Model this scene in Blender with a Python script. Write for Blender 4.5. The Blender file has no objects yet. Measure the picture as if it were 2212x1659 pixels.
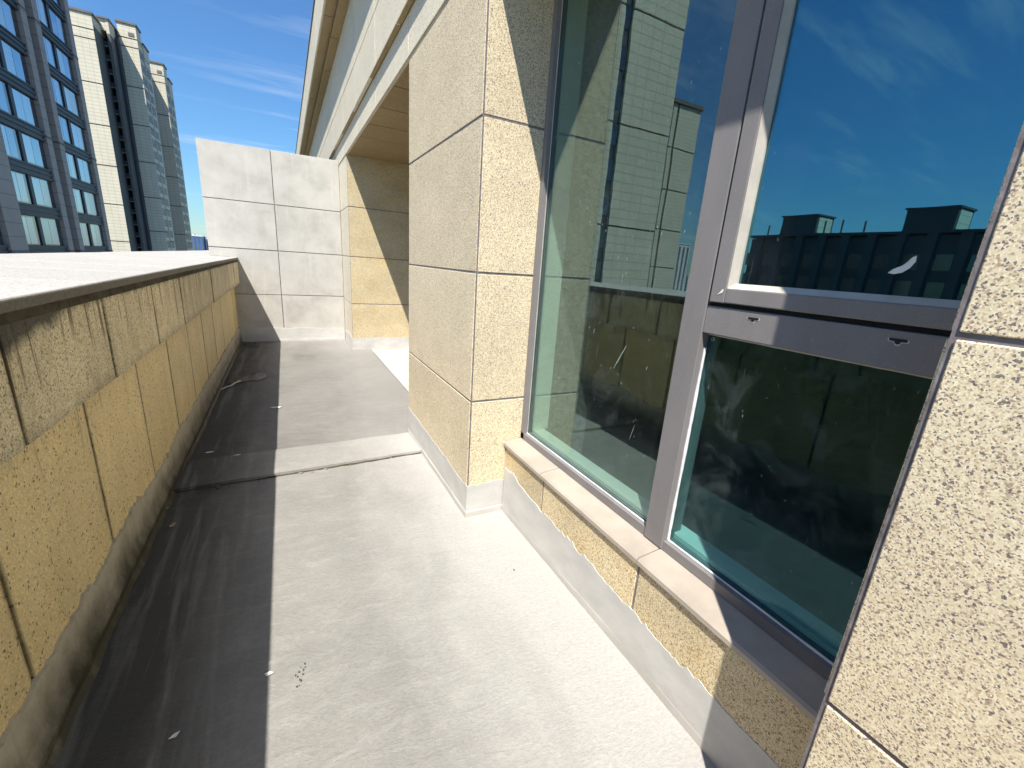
import bpy, bmesh, math, random
from mathutils import Vector, Matrix, noise
random.seed(11)
S = bpy.context.scene
COL = S.collection

# ------------------------------------------------------------------ camera
# world axes: +Y runs down the terrace, +X towards the glazed wall, +Z up; metres
cam = bpy.data.cameras.new('camera')
cam.sensor_width = 36.0
cam.lens = 36.0 * 914.35 / 2212.0
cam.clip_start = 0.02
cam.clip_end = 6000
camo = bpy.data.objects.new('camera', cam)
COL.objects.link(camo)
S.camera = camo
RX = (0.8870817594, -0.0670485709, 0.4567170346)
RY = (-0.4567984683, -0.2700180547, 0.8475997971)
RZ = (0.0664914873, -0.9605179587, -0.2701557674)
camo.matrix_world = Matrix(((RX[0], -RX[1], -RX[2], 0.0), (RY[0], -RY[1], -RY[2], 0.0),
                            (RZ[0], -RZ[1], -RZ[2], 1.4), (0, 0, 0, 1)))

# ------------------------------------------------------------------ sky, sun, exposure
SUN_TO = Vector((-1.0, -1.37, 2.68)).normalized()
W = bpy.data.worlds.new('World')
S.world = W
W.use_nodes = True
wn, wl = W.node_tree.nodes, W.node_tree.links
sky = wn.new('ShaderNodeTexSky')
sky.sky_type = 'NISHITA'
sky.sun_disc = False
sky.sun_elevation = math.asin(SUN_TO.z)
sky.sun_rotation = math.atan2(SUN_TO.x, SUN_TO.y) % (2 * math.pi)
sky.air_density = 1.35
sky.dust_density = 0.1
sky.ozone_density = 3.5
hsv = wn.new('ShaderNodeMixRGB')          # clear, deep-blue summer air
hsv.blend_type = 'MULTIPLY'
hsv.inputs[0].default_value = 1.0
hsv.inputs[2].default_value = (0.74, 1.16, 1.60, 1)
wl.new(sky.outputs[0], hsv.inputs[1])
# thin wisps of high cloud all round the sky
geo = wn.new('ShaderNodeTexCoord')
sep = wn.new('ShaderNodeSeparateXYZ')
wl.new(geo.outputs['Generated'], sep.inputs[0])
def wmath(op, a, b=None, clamp=False):
    n = wn.new('ShaderNodeMath'); n.operation = op; n.use_clamp = clamp
    for i, v in enumerate((a, b)):
        if v is None: continue
        if isinstance(v, (int, float)): n.inputs[i].default_value = v
        else: wl.new(v, n.inputs[i])
    return n.outputs[0]
den = wmath('ADD', wmath('MAXIMUM', sep.outputs[2], 0.0), 0.12)
comb = wn.new('ShaderNodeCombineXYZ')
wl.new(wmath('DIVIDE', sep.outputs[0], den), comb.inputs[0])
wl.new(wmath('DIVIDE', sep.outputs[1], den), comb.inputs[1])
mp = wn.new('ShaderNodeMapping')
mp.inputs['Rotation'].default_value = (0, 0, math.radians(28))
mp.inputs['Scale'].default_value = (0.8, 4.2, 1.0)
mp.inputs['Location'].default_value = (7.7, -2.3, 0.0)
wl.new(comb.outputs[0], mp.inputs['Vector'])
nz = wn.new('ShaderNodeTexNoise')
nz.inputs['Scale'].default_value = 1.15
nz.inputs['Detail'].default_value = 5
nz.inputs['Roughness'].default_value = 0.6
nz.inputs['Distortion'].default_value = 0.25
wl.new(mp.outputs[0], nz.inputs['Vector'])
nz2 = wn.new('ShaderNodeTexNoise')
nz2.inputs['Scale'].default_value = 0.55
nz2.inputs['Detail'].default_value = 1
wl.new(comb.outputs[0], nz2.inputs['Vector'])
cr = wn.new('ShaderNodeMapRange')
cr.inputs['From Min'].default_value = 0.525
cr.inputs['From Max'].default_value = 0.80
wl.new(nz.outputs[0], cr.inputs['Value'])
cr2 = wn.new('ShaderNodeMapRange')
cr2.inputs['From Min'].default_value = 0.42
cr2.inputs['From Max'].default_value = 0.62
wl.new(nz2.outputs[0], cr2.inputs['Value'])
cm = wmath('MULTIPLY', cr.outputs[0], cr2.outputs[0])
wmix = wn.new('ShaderNodeMixRGB')
wmix.inputs[2].default_value = (11.5, 12.0, 12.6, 1)
wl.new(wmath('MULTIPLY', cm, 0.42, True), wmix.inputs[0])
wl.new(hsv.outputs[0], wmix.inputs[1])
wl.new(wmix.outputs[0], wn['Background'].inputs[0])
wn['Background'].inputs[1].default_value = 0.058

sun = bpy.data.lights.new('sun', 'SUN')
sun.energy = 5.0
sun.angle = math.radians(0.53)
sun.color = (1.0, 0.955, 0.88)
suno = bpy.data.objects.new('sun', sun)
suno.rotation_euler = SUN_TO.to_track_quat('Z', 'Y').to_euler()
suno.location = (0, 0, 80)
COL.objects.link(suno)

S.view_settings.view_transform = 'Standard'
S.view_settings.look = 'None'
S.view_settings.gamma = 1.0
S.view_settings.use_curve_mapping = False
S.view_settings.exposure = 0.76
S.render.engine = 'CYCLES'
S.cycles.use_denoising = True
S.cycles.max_bounces = 8
S.cycles.diffuse_bounces = 4
S.cycles.glossy_bounces = 4
S.cycles.use_adaptive_sampling = True
S.cycles.adaptive_threshold = 0.025
S.cycles.transparent_max_bounces = 12
S.cycles.blur_glossy = 0.6
S.cycles.sample_clamp_indirect = 8.0

# ------------------------------------------------------------------ material helper
class Mat:
    def __init__(s, name, rough=0.6, spec=0.4):
        s.m = bpy.data.materials.new(name); s.m.use_nodes = True
        s.nt = s.m.node_tree; s.n = s.nt.nodes; s.l = s.nt.links
        s.b = s.n['Principled BSDF']
        s.b.inputs['Roughness'].default_value = rough
        s.b.inputs['Specular IOR Level'].default_value = spec
        s._pos = None
    def put(s, sock, v):
        if isinstance(v, (int, float)): sock.default_value = v
        elif isinstance(v, tuple): sock.default_value = v if len(v) == 4 or sock.type == 'VECTOR' else (*v, 1)
        else: s.l.new(v, sock)
    def pos(s, rnd=0.0):
        g = s.n.new('ShaderNodeNewGeometry').outputs['Position']
        if rnd:
            oi = s.n.new('ShaderNodeObjectInfo').outputs['Random']
            c = s.n.new('ShaderNodeCombineXYZ')
            s.l.new(s.math('MULTIPLY', oi, rnd), c.inputs[0])
            s.l.new(s.math('MULTIPLY', oi, rnd * 1.7), c.inputs[1])
            s.l.new(s.math('MULTIPLY', oi, rnd * .6), c.inputs[2])
            a = s.n.new('ShaderNodeVectorMath'); s.l.new(g, a.inputs[0]); s.l.new(c.outputs[0], a.inputs[1])
            return a.outputs[0]
        return g
    def xyz(s, v=None):
        x = s.n.new('ShaderNodeSeparateXYZ'); s.l.new(v or s.pos(), x.inputs[0]); return x.outputs
    def rand(s): return s.n.new('ShaderNodeObjectInfo').outputs['Random']
    def math(s, op, a, b=None, clamp=False):
        n = s.n.new('ShaderNodeMath'); n.operation = op; n.use_clamp = clamp
        s.put(n.inputs[0], a)
        if b is not None: s.put(n.inputs[1], b)
        return n.outputs[0]
    def map(s, v, sc=(1, 1, 1), rot=(0, 0, 0), loc=(0, 0, 0)):
        n = s.n.new('ShaderNodeMapping'); s.l.new(v, n.inputs['Vector'])
        n.inputs['Scale'].default_value = sc; n.inputs['Rotation'].default_value = rot; n.inputs['Location'].default_value = loc
        return n.outputs[0]
    def noise(s, v, scale, detail=4, rough=0.5, dist=0.0):
        n = s.n.new('ShaderNodeTexNoise'); s.l.new(v, n.inputs['Vector'])
        n.inputs['Scale'].default_value = scale; n.inputs['Detail'].default_value = detail
        n.inputs['Roughness'].default_value = rough; n.inputs['Distortion'].default_value = dist
        return n.outputs[0]
    def voro(s, v, scale, out='Color', rnd=1.0):
        n = s.n.new('ShaderNodeTexVoronoi'); s.l.new(v, n.inputs['Vector'])
        n.inputs['Scale'].default_value = scale; n.inputs['Randomness'].default_value = rnd
        return n.outputs[out]
    def rng(s, v, a, b, c=0.0, d=1.0):
        n = s.n.new('ShaderNodeMapRange'); s.l.new(v, n.inputs['Value'])
        for k, x in zip(('From Min', 'From Max', 'To Min', 'To Max'), (a, b, c, d)): n.inputs[k].default_value = x
        return n.outputs[0]
    def ramp(s, v, stops, interp='LINEAR'):
        n = s.n.new('ShaderNodeValToRGB'); s.l.new(v, n.inputs[0]); e = n.color_ramp.elements
        n.color_ramp.interpolation = interp
        while len(e) < len(stops): e.new(0.5)
        for k, (p, c) in zip(e, stops): k.position = p; k.color = (*c, 1)
        return n.outputs[0]
    def mix(s, f, a, b, mode='MIX'):
        n = s.n.new('ShaderNodeMixRGB'); n.blend_type = mode
        s.put(n.inputs[0], f); s.put(n.inputs[1], a); s.put(n.inputs[2], b); return n.outputs[0]
    def col(s, v): s.put(s.b.inputs['Base Color'], v)
    def rough(s, v): s.put(s.b.inputs['Roughness'], v)
    def bump(s, h, strength=0.3, dist=0.01):
        n = s.n.new('ShaderNodeBump'); n.inputs['Strength'].default_value = strength
        n.inputs['Distance'].default_value = dist; s.l.new(h, n.inputs['Height'])
        s.l.new(n.outputs[0], s.b.inputs['Normal'])

M = {}
def granite(name, pale, mid, speck, brown, scale, dark_frac, rough=0.5, patch=0.25, bumpd=0.0012, streak=None, rust=None):
    m = Mat(name, rough, 0.35)
    p = m.pos(7.0)
    dn = m.n.new('ShaderNodeTexNoise'); m.l.new(p, dn.inputs['Vector']); dn.inputs['Scale'].default_value = scale * 1.1
    dn.inputs['Detail'].default_value = 0
    va = m.n.new('ShaderNodeVectorMath'); va.operation = 'MULTIPLY_ADD'
    m.l.new(dn.outputs['Color'], va.inputs[0]); va.inputs[1].default_value = (0.45 / scale,) * 3; m.l.new(p, va.inputs[2])
    q = va.outputs[0]
    c1 = m.n.new('ShaderNodeSeparateColor'); m.l.new(m.voro(q, scale), c1.inputs[0])
    c2 = m.n.new('ShaderNodeSeparateColor'); m.l.new(m.voro(q, scale * 0.7), c2.inputs[0])
    clump = m.noise(p, scale * 0.22, 0)
    # crystal by crystal: dark mica, brown and tan feldspar, cream and white quartz
    w = dark_frac
    hi = tuple(min(1, k * 1.14) for k in pale)
    tan = tuple((i + j) / 2 for i, j in zip(mid, brown))
    k = m.ramp(m.math('ADD', c1.outputs[0], m.math('MULTIPLY', m.math('SUBTRACT', clump, 0.5), 0.12)),
               [(0.0, speck), (w * 0.38, brown), (w * 0.8, tan), (w * 1.3, mid), (0.50, pale), (0.80, hi)], 'CONSTANT')
    d2 = m.math('LESS_THAN', c2.outputs[1], w * 0.22)
    k = m.mix(m.math('MULTIPLY', d2, 0.85), k, tuple(x * 0.7 for x in speck))
    d3 = m.math('LESS_THAN', c2.outputs[2], w * 0.25)
    k = m.mix(m.math('MULTIPLY', d3, 0.7), k, brown)
    # each slab is its own cut of stone, clouded here and there
    tone = m.rng(m.rand(), 0, 1, 1 - patch * 0.45, 1 + patch * 0.35)
    cloud = m.rng(m.noise(m.map(p, (1, 1, 1.4)), 2.6, 3, 0.6), 0.3, 0.7, 1 - patch * 0.5, 1 + patch * 0.5)
    tc = m.n.new('ShaderNodeCombineColor'); t = m.math('MULTIPLY', tone, cloud)
    for i in range(3): m.l.new(t, tc.inputs[i])
    k = m.mix(1.0, k, tc.outputs[0], 'MULTIPLY')
    if rust:
        rm = m.rng(m.noise(m.map(p, (1, 1, 2.2), (0.3, 0.4, 0)), 4.2, 6, 0.65, 0.6), 0.5, 0.72, 0, rust[1])
        k = m.mix(rm, k, rust[0], 'MULTIPLY')
    if streak:
        raw = m.pos()
        x_, y_, z = m.xyz(raw)
        yv = m.n.new('ShaderNodeCombineXYZ'); m.l.new(y_, yv.inputs[1])
        # rain drips of differing length running down from the top
        drip = m.rng(m.noise(m.map(raw, (1, 20, 0.7)), 1.7, 3, 0.7), 0.545, 0.63)
        leng = m.rng(m.noise(yv.outputs[0], 6.5, 3, 0.7), 0.35, 0.68, 0.02, 0.36)
        g = m.rng(m.math('ADD', z, leng), streak[1] - 0.03, streak[1] + 0.05)
        k = m.mix(m.math('MULTIPLY', m.math('MULTIPLY', drip, g), streak[2]), k, (0.15, 0.10, 0.055))
        wash = m.rng(m.noise(m.map(raw, (1, 4, 1.1)), 2.0, 4, 0.65), 0.45, 0.7, 0, 0.35 * streak[2])
        k = m.mix(wash, k, (0.26, 0.20, 0.10))
        # algae feathering out from the open joints
        jd = m.math('ABSOLUTE', m.math('SUBTRACT', m.math('FRACT', m.math('ADD', m.math('DIVIDE', m.math('SUBTRACT', y_, streak[6]), streak[7]), 0.5)), 0.5))
        jd = m.math('ADD', m.math('MULTIPLY', jd, streak[7]), m.math('MULTIPLY', m.noise(m.map(raw, (1, 3, 1)), 9, 4, 0.7), 0.03))
        k = m.mix(m.rng(jd, 0.034, 0.016, 0, 0.85), k, (0.06, 0.05, 0.022))
        # black crust creeping down from under the coping, thickest by the near joint
        gz = m.math('ADD', z, m.math('MULTIPLY', m.noise(m.map(raw, (5, 5, 2)), 3.0, 5, 0.7), -0.10))
        near = m.rng(m.math('ABSOLUTE', m.math('SUBTRACT', y_, 1.45)), 0.42, 0.0, 0.0, 0.07)
        k = m.mix(m.rng(m.math('ADD', gz, near), streak[3], streak[4], 0.0, 0.93), k, (0.03, 0.027, 0.02))
        if len(streak) > 5:
            gl = m.rng(m.math('ADD', z, m.math('MULTIPLY', m.noise(m.map(raw, (4, 4, 2)), 2.5, 5, 0.7), 0.16)), streak[5], streak[5] - 0.07, 0.0, 0.55)
            k = m.mix(gl, k, (0.10, 0.075, 0.04))
    m.col(k)
    if bumpd > 0.002: m.bump(m.noise(p, scale * 0.5, 2), 0.4, bumpd)
    m.rough(m.rng(c1.outputs[1], 0, 1, rough - 0.12, rough + 0.15))
    return m.m

CREAM = (0.66, 0.565, 0.385)
M['granite'] = granite('granite_speckled', (0.71, 0.615, 0.425), (0.665, 0.555, 0.355), (0.18, 0.15, 0.155), (0.42, 0.305, 0.21), 410, 0.21, rough=0.55, patch=0.14)
M['granite_rusty'] = granite('granite_rusty', (0.64, 0.545, 0.36), (0.55, 0.45, 0.27), (0.22, 0.165, 0.105), (0.40, 0.27, 0.13), 340, 0.16, rough=0.6, patch=0.22, rust=((1.0, 0.85, 0.62), 0.6))
M['granite_flamed'] = granite('granite_flamed', (0.60, 0.51, 0.335), (0.51, 0.42, 0.255), (0.26, 0.20, 0.12), (0.42, 0.29, 0.14), 320, 0.14, rough=0.75, patch=0.2, bumpd=0.004, rust=((1.0, 0.86, 0.62), 0.7))
M['parapet_fascia'] = granite('parapet_fascia_stone', (0.74, 0.64, 0.42), (0.66, 0.55, 0.33), (0.27, 0.215, 0.125), (0.46, 0.35, 0.19), 240, 0.17, rough=0.65, patch=0.18, streak=(0.86, 1.19, 0.95, 1.115, 1.15, 1.0, 1.43, 0.677))
M['parapet_wall'] = granite('parapet_wall_stone', (0.74, 0.585, 0.30), (0.68, 0.53, 0.265), (0.18, 0.135, 0.07), (0.44, 0.33, 0.16), 190, 0.035, rough=0.55, patch=0.14, streak=(0.2, 0.95, 0.45, 1.5, 1.6, 0.0, -2.45, 0.633))
M['coping_edge'] = granite('coping_stone', (0.44, 0.42, 0.385), (0.40, 0.38, 0.345), (0.32, 0.30, 0.27), (0.37, 0.335, 0.285), 200, 0.10, rough=0.6, patch=0.08)
def grime_edge(mat):
    # dark algae on the drip edge of the coping
    m = Mat.__new__(Mat); m.m = mat; m.nt = mat.node_tree; m.n = m.nt.nodes; m.l = m.nt.links; m.b = m.n['Principled BSDF']
    src = m.b.inputs['Base Color'].links[0].from_socket
    p = m.pos(); x, y, z = m.xyz(p)
    e = m.math('ADD', x, m.math('MULTIPLY', m.math('SUBTRACT', m.noise(m.map(p, (3, 2, 3)), 6, 5, 0.7), 0.5), 0.008))
    zz = m.rng(z, 1.243, 1.232, 0.0, 1.0)
    m.col(m.mix(m.math('MULTIPLY', m.rng(e, -0.612, -0.607, 0, 0.85), zz), src, (0.075, 0.06, 0.035)))
grime_edge(M['coping_edge'])
M['facade'] = granite('facade_stone', (0.66, 0.60, 0.47), (0.60, 0.535, 0.40), (0.40, 0.36, 0.30), (0.50, 0.42, 0.30), 240, 0.10, rough=0.5, patch=0.10)
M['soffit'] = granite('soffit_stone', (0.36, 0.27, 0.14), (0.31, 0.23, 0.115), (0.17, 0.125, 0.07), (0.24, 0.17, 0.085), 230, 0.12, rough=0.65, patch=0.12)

def partition_mat():
    m = Mat('pale_honed_stone', 0.6, 0.3)
    p = m.pos(5.0)
    c = m.ramp(m.noise(p, 3.2, 8, 0.62, 0.3), [(0.3, (0.40, 0.382, 0.345)), (0.52, (0.49, 0.47, 0.425)), (0.75, (0.55, 0.53, 0.485))])
    raw = m.pos()
    run = m.rng(m.noise(m.map(raw, (7, 7, 0.7), (0, 0.22, 0)), 1.6, 5, 0.6), 0.56, 0.74, 0, 0.45)
    c = m.mix(run, c, (0.60, 0.585, 0.555))
    gr = m.rng(m.noise(m.map(raw, (2.4, 2.4, 3.2)), 1.5, 6, 0.65), 0.55, 0.75, 0, 0.28)
    c = m.mix(gr, c, (0.30, 0.29, 0.275))
    pit = m.math('LESS_THAN', m.voro(raw, 55, 'Distance'), 0.075)
    pm = m.math('MULTIPLY', pit, m.math('GREATER_THAN', m.noise(raw, 6, 2), 0.52))
    c = m.mix(m.math('MULTIPLY', pm, 0.45), c, (0.30, 0.27, 0.22))
    m.col(c)
    m.bump(m.noise(raw, 45, 6, 0.65), 0.25, 0.004)
    return m.m
M['partition'] = partition_mat()

def sealant_mat():
    m = Mat('joint_sealant', 0.55, 0.3)
    m.col(m.ramp(m.noise(m.pos(), 30, 4), [(0.3, (0.12, 0.105, 0.105)), (0.6, (0.22, 0.195, 0.195)), (0.85, (0.36, 0.335, 0.33))]))
    m.bump(m.noise(m.pos(), 70, 3), 0.4, 0.004)
    return m.m
M['sealant'] = sealant_mat()
def dark_sealant():
    m = Mat('dirty_joint', 0.8, 0.2)
    m.col(m.ramp(m.noise(m.pos(), 14, 4), [(0.3, (0.02, 0.017, 0.014)), (0.75, (0.09, 0.07, 0.05))]))
    return m.m
M['joint_dirty'] = dark_sealant()
def mortar_bed():
    m = Mat('blackened_mortar', 0.9, 0.15)
    m.col(m.ramp(m.noise(m.map(m.pos(), (1, 1, 2)), 9, 6, 0.7), [(0.3, (0.03, 0.026, 0.02)), (0.55, (0.085, 0.07, 0.048)), (0.8, (0.17, 0.14, 0.09))]))
    m.bump(m.noise(m.pos(), 60, 5), 0.6, 0.006)
    return m.m
M['mortar_bed'] = mortar_bed()

def screed_mat(name, lo, hi, white, amt):
    m = Mat(name, 0.62, 0.3)
    p = m.pos()
    x, y, z = m.xyz(p)
    a = m.noise(p, 1.7, 8, 0.6, 0.4)
    c = m.ramp(a, [(0.28, lo), (0.5, tuple((i + j) / 2 for i, j in zip(lo, hi))), (0.72, hi)])
    # trowel and brush sweeps
    sw = m.noise(m.map(p, (2.2, 5.5, 1), (0, 0, 0.35)), 3.0, 6, 0.72, 0.5)
    c = m.mix(m.rng(sw, 0.48, 0.78, 0, 0.35), c, white)
    sw2 = m.noise(m.map(p, (3.4, 9, 1), (0, 0, -0.5)), 5.0, 5, 0.75, 0.4)
    c = m.mix(m.rng(sw2, 0.5, 0.75, 0, 0.2), c, tuple(k * 0.78 for k in lo))
    # white coating at the glazed wall's foot, with window-reflected sunlight painted in, feathering out
    e = m.math('ADD', x, m.math('MULTIPLY', m.math('SUBTRACT', m.noise(m.map(p, (3.0, 1.1, 1)), 1.4, 6, 0.65, 0.5), 0.5), 0.6))
    c = m.mix(m.rng(e, 0.22, 0.80, 0, amt), c, white)
    grain = m.noise(m.map(p, (1.0, 1.7, 1), (0, 0, 0.5)), 62, 5, 0.75, 0.6)
    gc = m.n.new('ShaderNodeCombineColor'); gt = m.rng(grain, 0.28, 0.72, 0.88, 1.13)
    for i in range(3): m.l.new(gt, gc.inputs[i])
    c = m.mix(1.0, c, gc.outputs[0], 'MULTIPLY')
    # dusty pits and grit
    gv = m.voro(p, 26, 'Distance')
    gm = m.math('MULTIPLY', m.math('LESS_THAN', gv, 0.06), m.math('GREATER_THAN', m.noise(p, 1.3, 3), 0.55))
    c = m.mix(m.math('MULTIPLY', gm, 0.4), c, (0.10, 0.09, 0.08))
    # puddle-dried patch towards the far end
    dx = m.math('MULTIPLY', m.math('SUBTRACT', x, 0.12), 1.3); dy = m.math('MULTIPLY', m.math('SUBTRACT', y, 6.35), 0.9)
    dd = m.math('ADD', m.math('SQRT', m.math('ADD', m.math('MULTIPLY', dx, dx), m.math('MULTIPLY', dy, dy))), m.math('MULTIPLY', m.noise(p, 5, 6, 0.7), 0.7))
    c = m.mix(m.rng(dd, 0.62, 0.4, 0, 0.45), c, (0.10, 0.095, 0.085))
    # gutter algae by the parapet, spread wider to paint its shadow darker
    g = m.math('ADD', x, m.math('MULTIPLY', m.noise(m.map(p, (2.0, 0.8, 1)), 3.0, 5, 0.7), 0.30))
    light_lane = m.noise(m.map(p, (7.0, 0.55, 1), (0, 0, 0.10)), 2.0, 4, 0.6, 0.3)  # lengthwise lanes paint streaks of reflected light into that shadow
    shade_amt = m.rng(light_lane, 0.50, 0.66, 1.0, 0.45)
    c = m.mix(m.math('MULTIPLY', m.rng(g, 0.0, -0.34, 0, 0.86), shade_amt), c, (0.032, 0.032, 0.029))
    m.col(c)
    h = m.math('ADD', grain, m.math('MULTIPLY', sw, 1.5))
    m.bump(h, 0.6, 0.006)
    m.rough(m.rng(a, 0.3, 0.7, 0.5, 0.75))
    return m.m
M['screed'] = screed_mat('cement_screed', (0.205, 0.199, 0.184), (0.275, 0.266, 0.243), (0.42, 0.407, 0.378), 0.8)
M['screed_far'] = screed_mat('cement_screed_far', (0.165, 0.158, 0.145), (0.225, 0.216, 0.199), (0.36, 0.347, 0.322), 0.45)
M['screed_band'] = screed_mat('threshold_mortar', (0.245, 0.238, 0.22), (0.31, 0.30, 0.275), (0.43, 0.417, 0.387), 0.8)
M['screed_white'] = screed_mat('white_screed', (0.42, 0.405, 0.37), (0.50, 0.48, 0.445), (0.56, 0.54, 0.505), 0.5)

def plaster_mat(name, moss, base=(0.50, 0.487, 0.457)):
    m = Mat(name, 0.55, 0.35)
    p = m.pos(); x, y, z = m.xyz(p)
    c = m.ramp(m.noise(m.map(p, (1, 1, 2)), 5, 6, 0.6), [(0.3, tuple(k * 0.88 for k in base)), (0.7, tuple(k * 1.1 for k in base))])
    if moss:
        g = m.math('ADD', z, m.math('MULTIPLY', m.math('SUBTRACT', m.noise(m.map(p, (2.2, 2.2, 1.5)), 3, 6, 0.7), 0.5), 0.30))
        c = m.mix(m.rng(g, 0.20, 0.04, 0, 0.96), c, (0.040, 0.036, 0.020))
        c = m.mix(m.rng(m.noise(m.map(p, (6, 6, 0.8)), 2.4, 5, 0.7), 0.5, 0.7, 0, 0.5), c, (0.22, 0.18, 0.11))
    else:
        c = m.mix(m.rng(m.math('ADD', z, m.math('MULTIPLY', m.noise(p, 8, 5), 0.05)), 0.075, 0.03, 0, 0.35), c, (0.36, 0.31, 0.24))
    m.col(c)
    m.bump(m.noise(p, 60, 5, 0.6), 0.35, 0.003)
    return m.m
M['plaster'] = plaster_mat('brushed_waterproof_coat', False)
M['plaster_pale'] = plaster_mat('pale_waterproof_coat', False, (0.53, 0.517, 0.487))
M['plaster_moss'] = plaster_mat('mossy_waterproof_coat', True, (0.47, 0.42, 0.32))

def metal_paint():
    m = Mat('window_frame_paint', 0.42, 0.2)
    p = m.pos()
    c = m.ramp(m.noise(m.map(p, (1, 1, 0.4)), 9, 6, 0.6), [(0.3, (0.19, 0.177, 0.172)), (0.7, (0.222, 0.207, 0.202))])
    c = m.mix(m.rng(m.noise(p, 160, 2), 0.62, 0.75, 0, 0.25), c, (0.4, 0.38, 0.36))
    m.col(c); m.b.inputs['Metallic'].default_value = 0.0
    m.rough(m.rng(m.noise(p, 14, 4), 0.3, 0.7, 0.34, 0.5))
    return m.m
M['frame'] = metal_paint()
def plain(name, c, rough=0.6, spec=0.4, var=0.12, scale=12):
    m = Mat(name, rough, spec)
    m.col(m.ramp(m.noise(m.pos(), scale, 5, 0.6), [(0.3, tuple(k * (1 - var) for k in c)), (0.7, tuple(min(1, k * (1 + var)) for k in c))]))
    return m.m
M['bead'] = plain('pale_glazing_bead', (0.46, 0.42, 0.37), 0.3, 0.6)
def splash_mat():
    m = Mat('dried_splash', 0.8, 0.1)
    m.col((0.42, 0.50, 0.47))
    m.put(m.b.inputs['Alpha'], m.rng(m.noise(m.pos(), 320, 3, 0.7), 0.35, 0.6, 0.0, 0.85))
    return m.m
M['splash'] = splash_mat()
M['silicone'] = plain('white_silicone', (0.70, 0.70, 0.70), 0.35, 0.5, 0.15, 40)
M['gasket'] = plain('black_gasket', (0.012, 0.011, 0.013), 0.6, 0.3)
M['inner_white'] = plain('inner_reveal_white', (0.70, 0.73, 0.66), 0.5, 0.3, 0.05)
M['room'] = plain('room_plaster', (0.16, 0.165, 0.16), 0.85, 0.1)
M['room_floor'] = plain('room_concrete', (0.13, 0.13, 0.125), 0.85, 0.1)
M['paper'] = plain('torn_paper', (0.78, 0.78, 0.76), 0.6, 0.3, 0.06)
M['twine'] = plain('pale_plastic_strip', (0.50, 0.49, 0.38), 0.45, 0.4)
M['rag'] = plain('black_plastic_film', (0.012, 0.012, 0.012), 0.35, 0.5)
M['grit'] = plain('grey_grit', (0.09, 0.088, 0.08), 0.8, 0.2)
M['leaf'] = plain('dry_leaf', (0.35, 0.30, 0.16), 0.7, 0.2)
M['sill'] = plain('sill_stone', (0.40, 0.345, 0.285), 0.5, 0.35, 0.12, 7)

def glass_mat(name, refl, tint, dirt_amt, smear, coat=(0.66, 0.92, 0.96)):
    m = Mat(name)
    m.n.remove(m.b)
    out = m.n['Material Output']
    p = m.pos()
    tr = m.n.new('ShaderNodeBsdfTransparent'); tr.inputs[0].default_value = (*tint, 1)
    gl = m.n.new('ShaderNodeBsdfGlossy'); gl.inputs['Roughness'].default_value = 0.0
    gl.inputs['Color'].default_value = (*coat, 1)
    wv = m.n.new('ShaderNodeBump'); wv.inputs['Strength'].default_value = 0.012; wv.inputs['Distance'].default_value = 0.02
    m.l.new(m.noise(m.map(p, (1, 1.2, 2.0)), 2.2, 2), wv.inputs['Height']); m.l.new(wv.outputs[0], gl.inputs['Normal'])
    lw = m.n.new('ShaderNodeLayerWeight'); lw.inputs['Blend'].default_value = 0.5
    f = m.math('ADD', m.math('MULTIPLY', m.math('POWER', lw.outputs['Facing'], 5.0), 0.9), refl, True)
    mx = m.n.new('ShaderNodeMixShader'); m.l.new(f, mx.inputs[0]); m.l.new(tr.outputs[0], mx.inputs[1]); m.l.new(gl.outputs[0], mx.inputs[2])
    # rain runs, splashes and dust on the outer face
    df = m.n.new('ShaderNodeBsdfDiffuse'); df.inputs[0].default_value = (0.62, 0.68, 0.66, 1)
    run = m.noise(m.map(p, (60, 60, 3.2)), 1.6, 4, 0.7)
    run2 = m.noise(m.map(p, (2, 2, 2)), 2.2, 4)
    a = m.math('MULTIPLY', m.rng(run, 0.63, 0.78), m.rng(run2, 0.40, 0.6))
    sp = m.math('LESS_THAN', m.voro(m.map(p, (1, 1, 0.45)), 42, 'Distance'), 0.085)
    sp = m.math('MULTIPLY', sp, m.math('GREATER_THAN', m.noise(p, 5.0, 3), 0.53))
    cl = m.rng(m.noise(m.map(p, (1, 1.2, 1.0)), 5.5, 8, 0.72, 0.8), 0.5, 0.8, 0, smear)
    z = m.xyz(p)[2]
    tot = m.math('ADD', m.math('ADD', m.math('MULTIPLY', a, dirt_amt), m.math('MULTIPLY', sp, dirt_amt * 1.1)), cl)
    tot = m.math('ADD', tot, 0.006, True)
    m2 = m.n.new('ShaderNodeMixShader'); m.l.new(tot, m2.inputs[0]); m.l.new(mx.outputs[0], m2.inputs[1]); m.l.new(df.outputs[0], m2.inputs[2])
    m.l.new(m2.outputs[0], out.inputs['Surface'])
    return m.m
M['glass'] = glass_mat('window_glass', 0.145, (0.79, 0.885, 0.85), 0.30, 0.05, (0.68, 0.88, 0.90))
M['glass_dusty'] = glass_mat('dusty_window_glass', 0.04, (0.66, 0.84, 0.84), 0.16, 0.07, (0.42, 0.82, 0.95))
M['glass_sash'] = glass_mat('sash_glass', 0.26, (0.30, 0.46, 0.56), 0.06, 0.015, (0.40, 0.92, 1.0))

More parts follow.
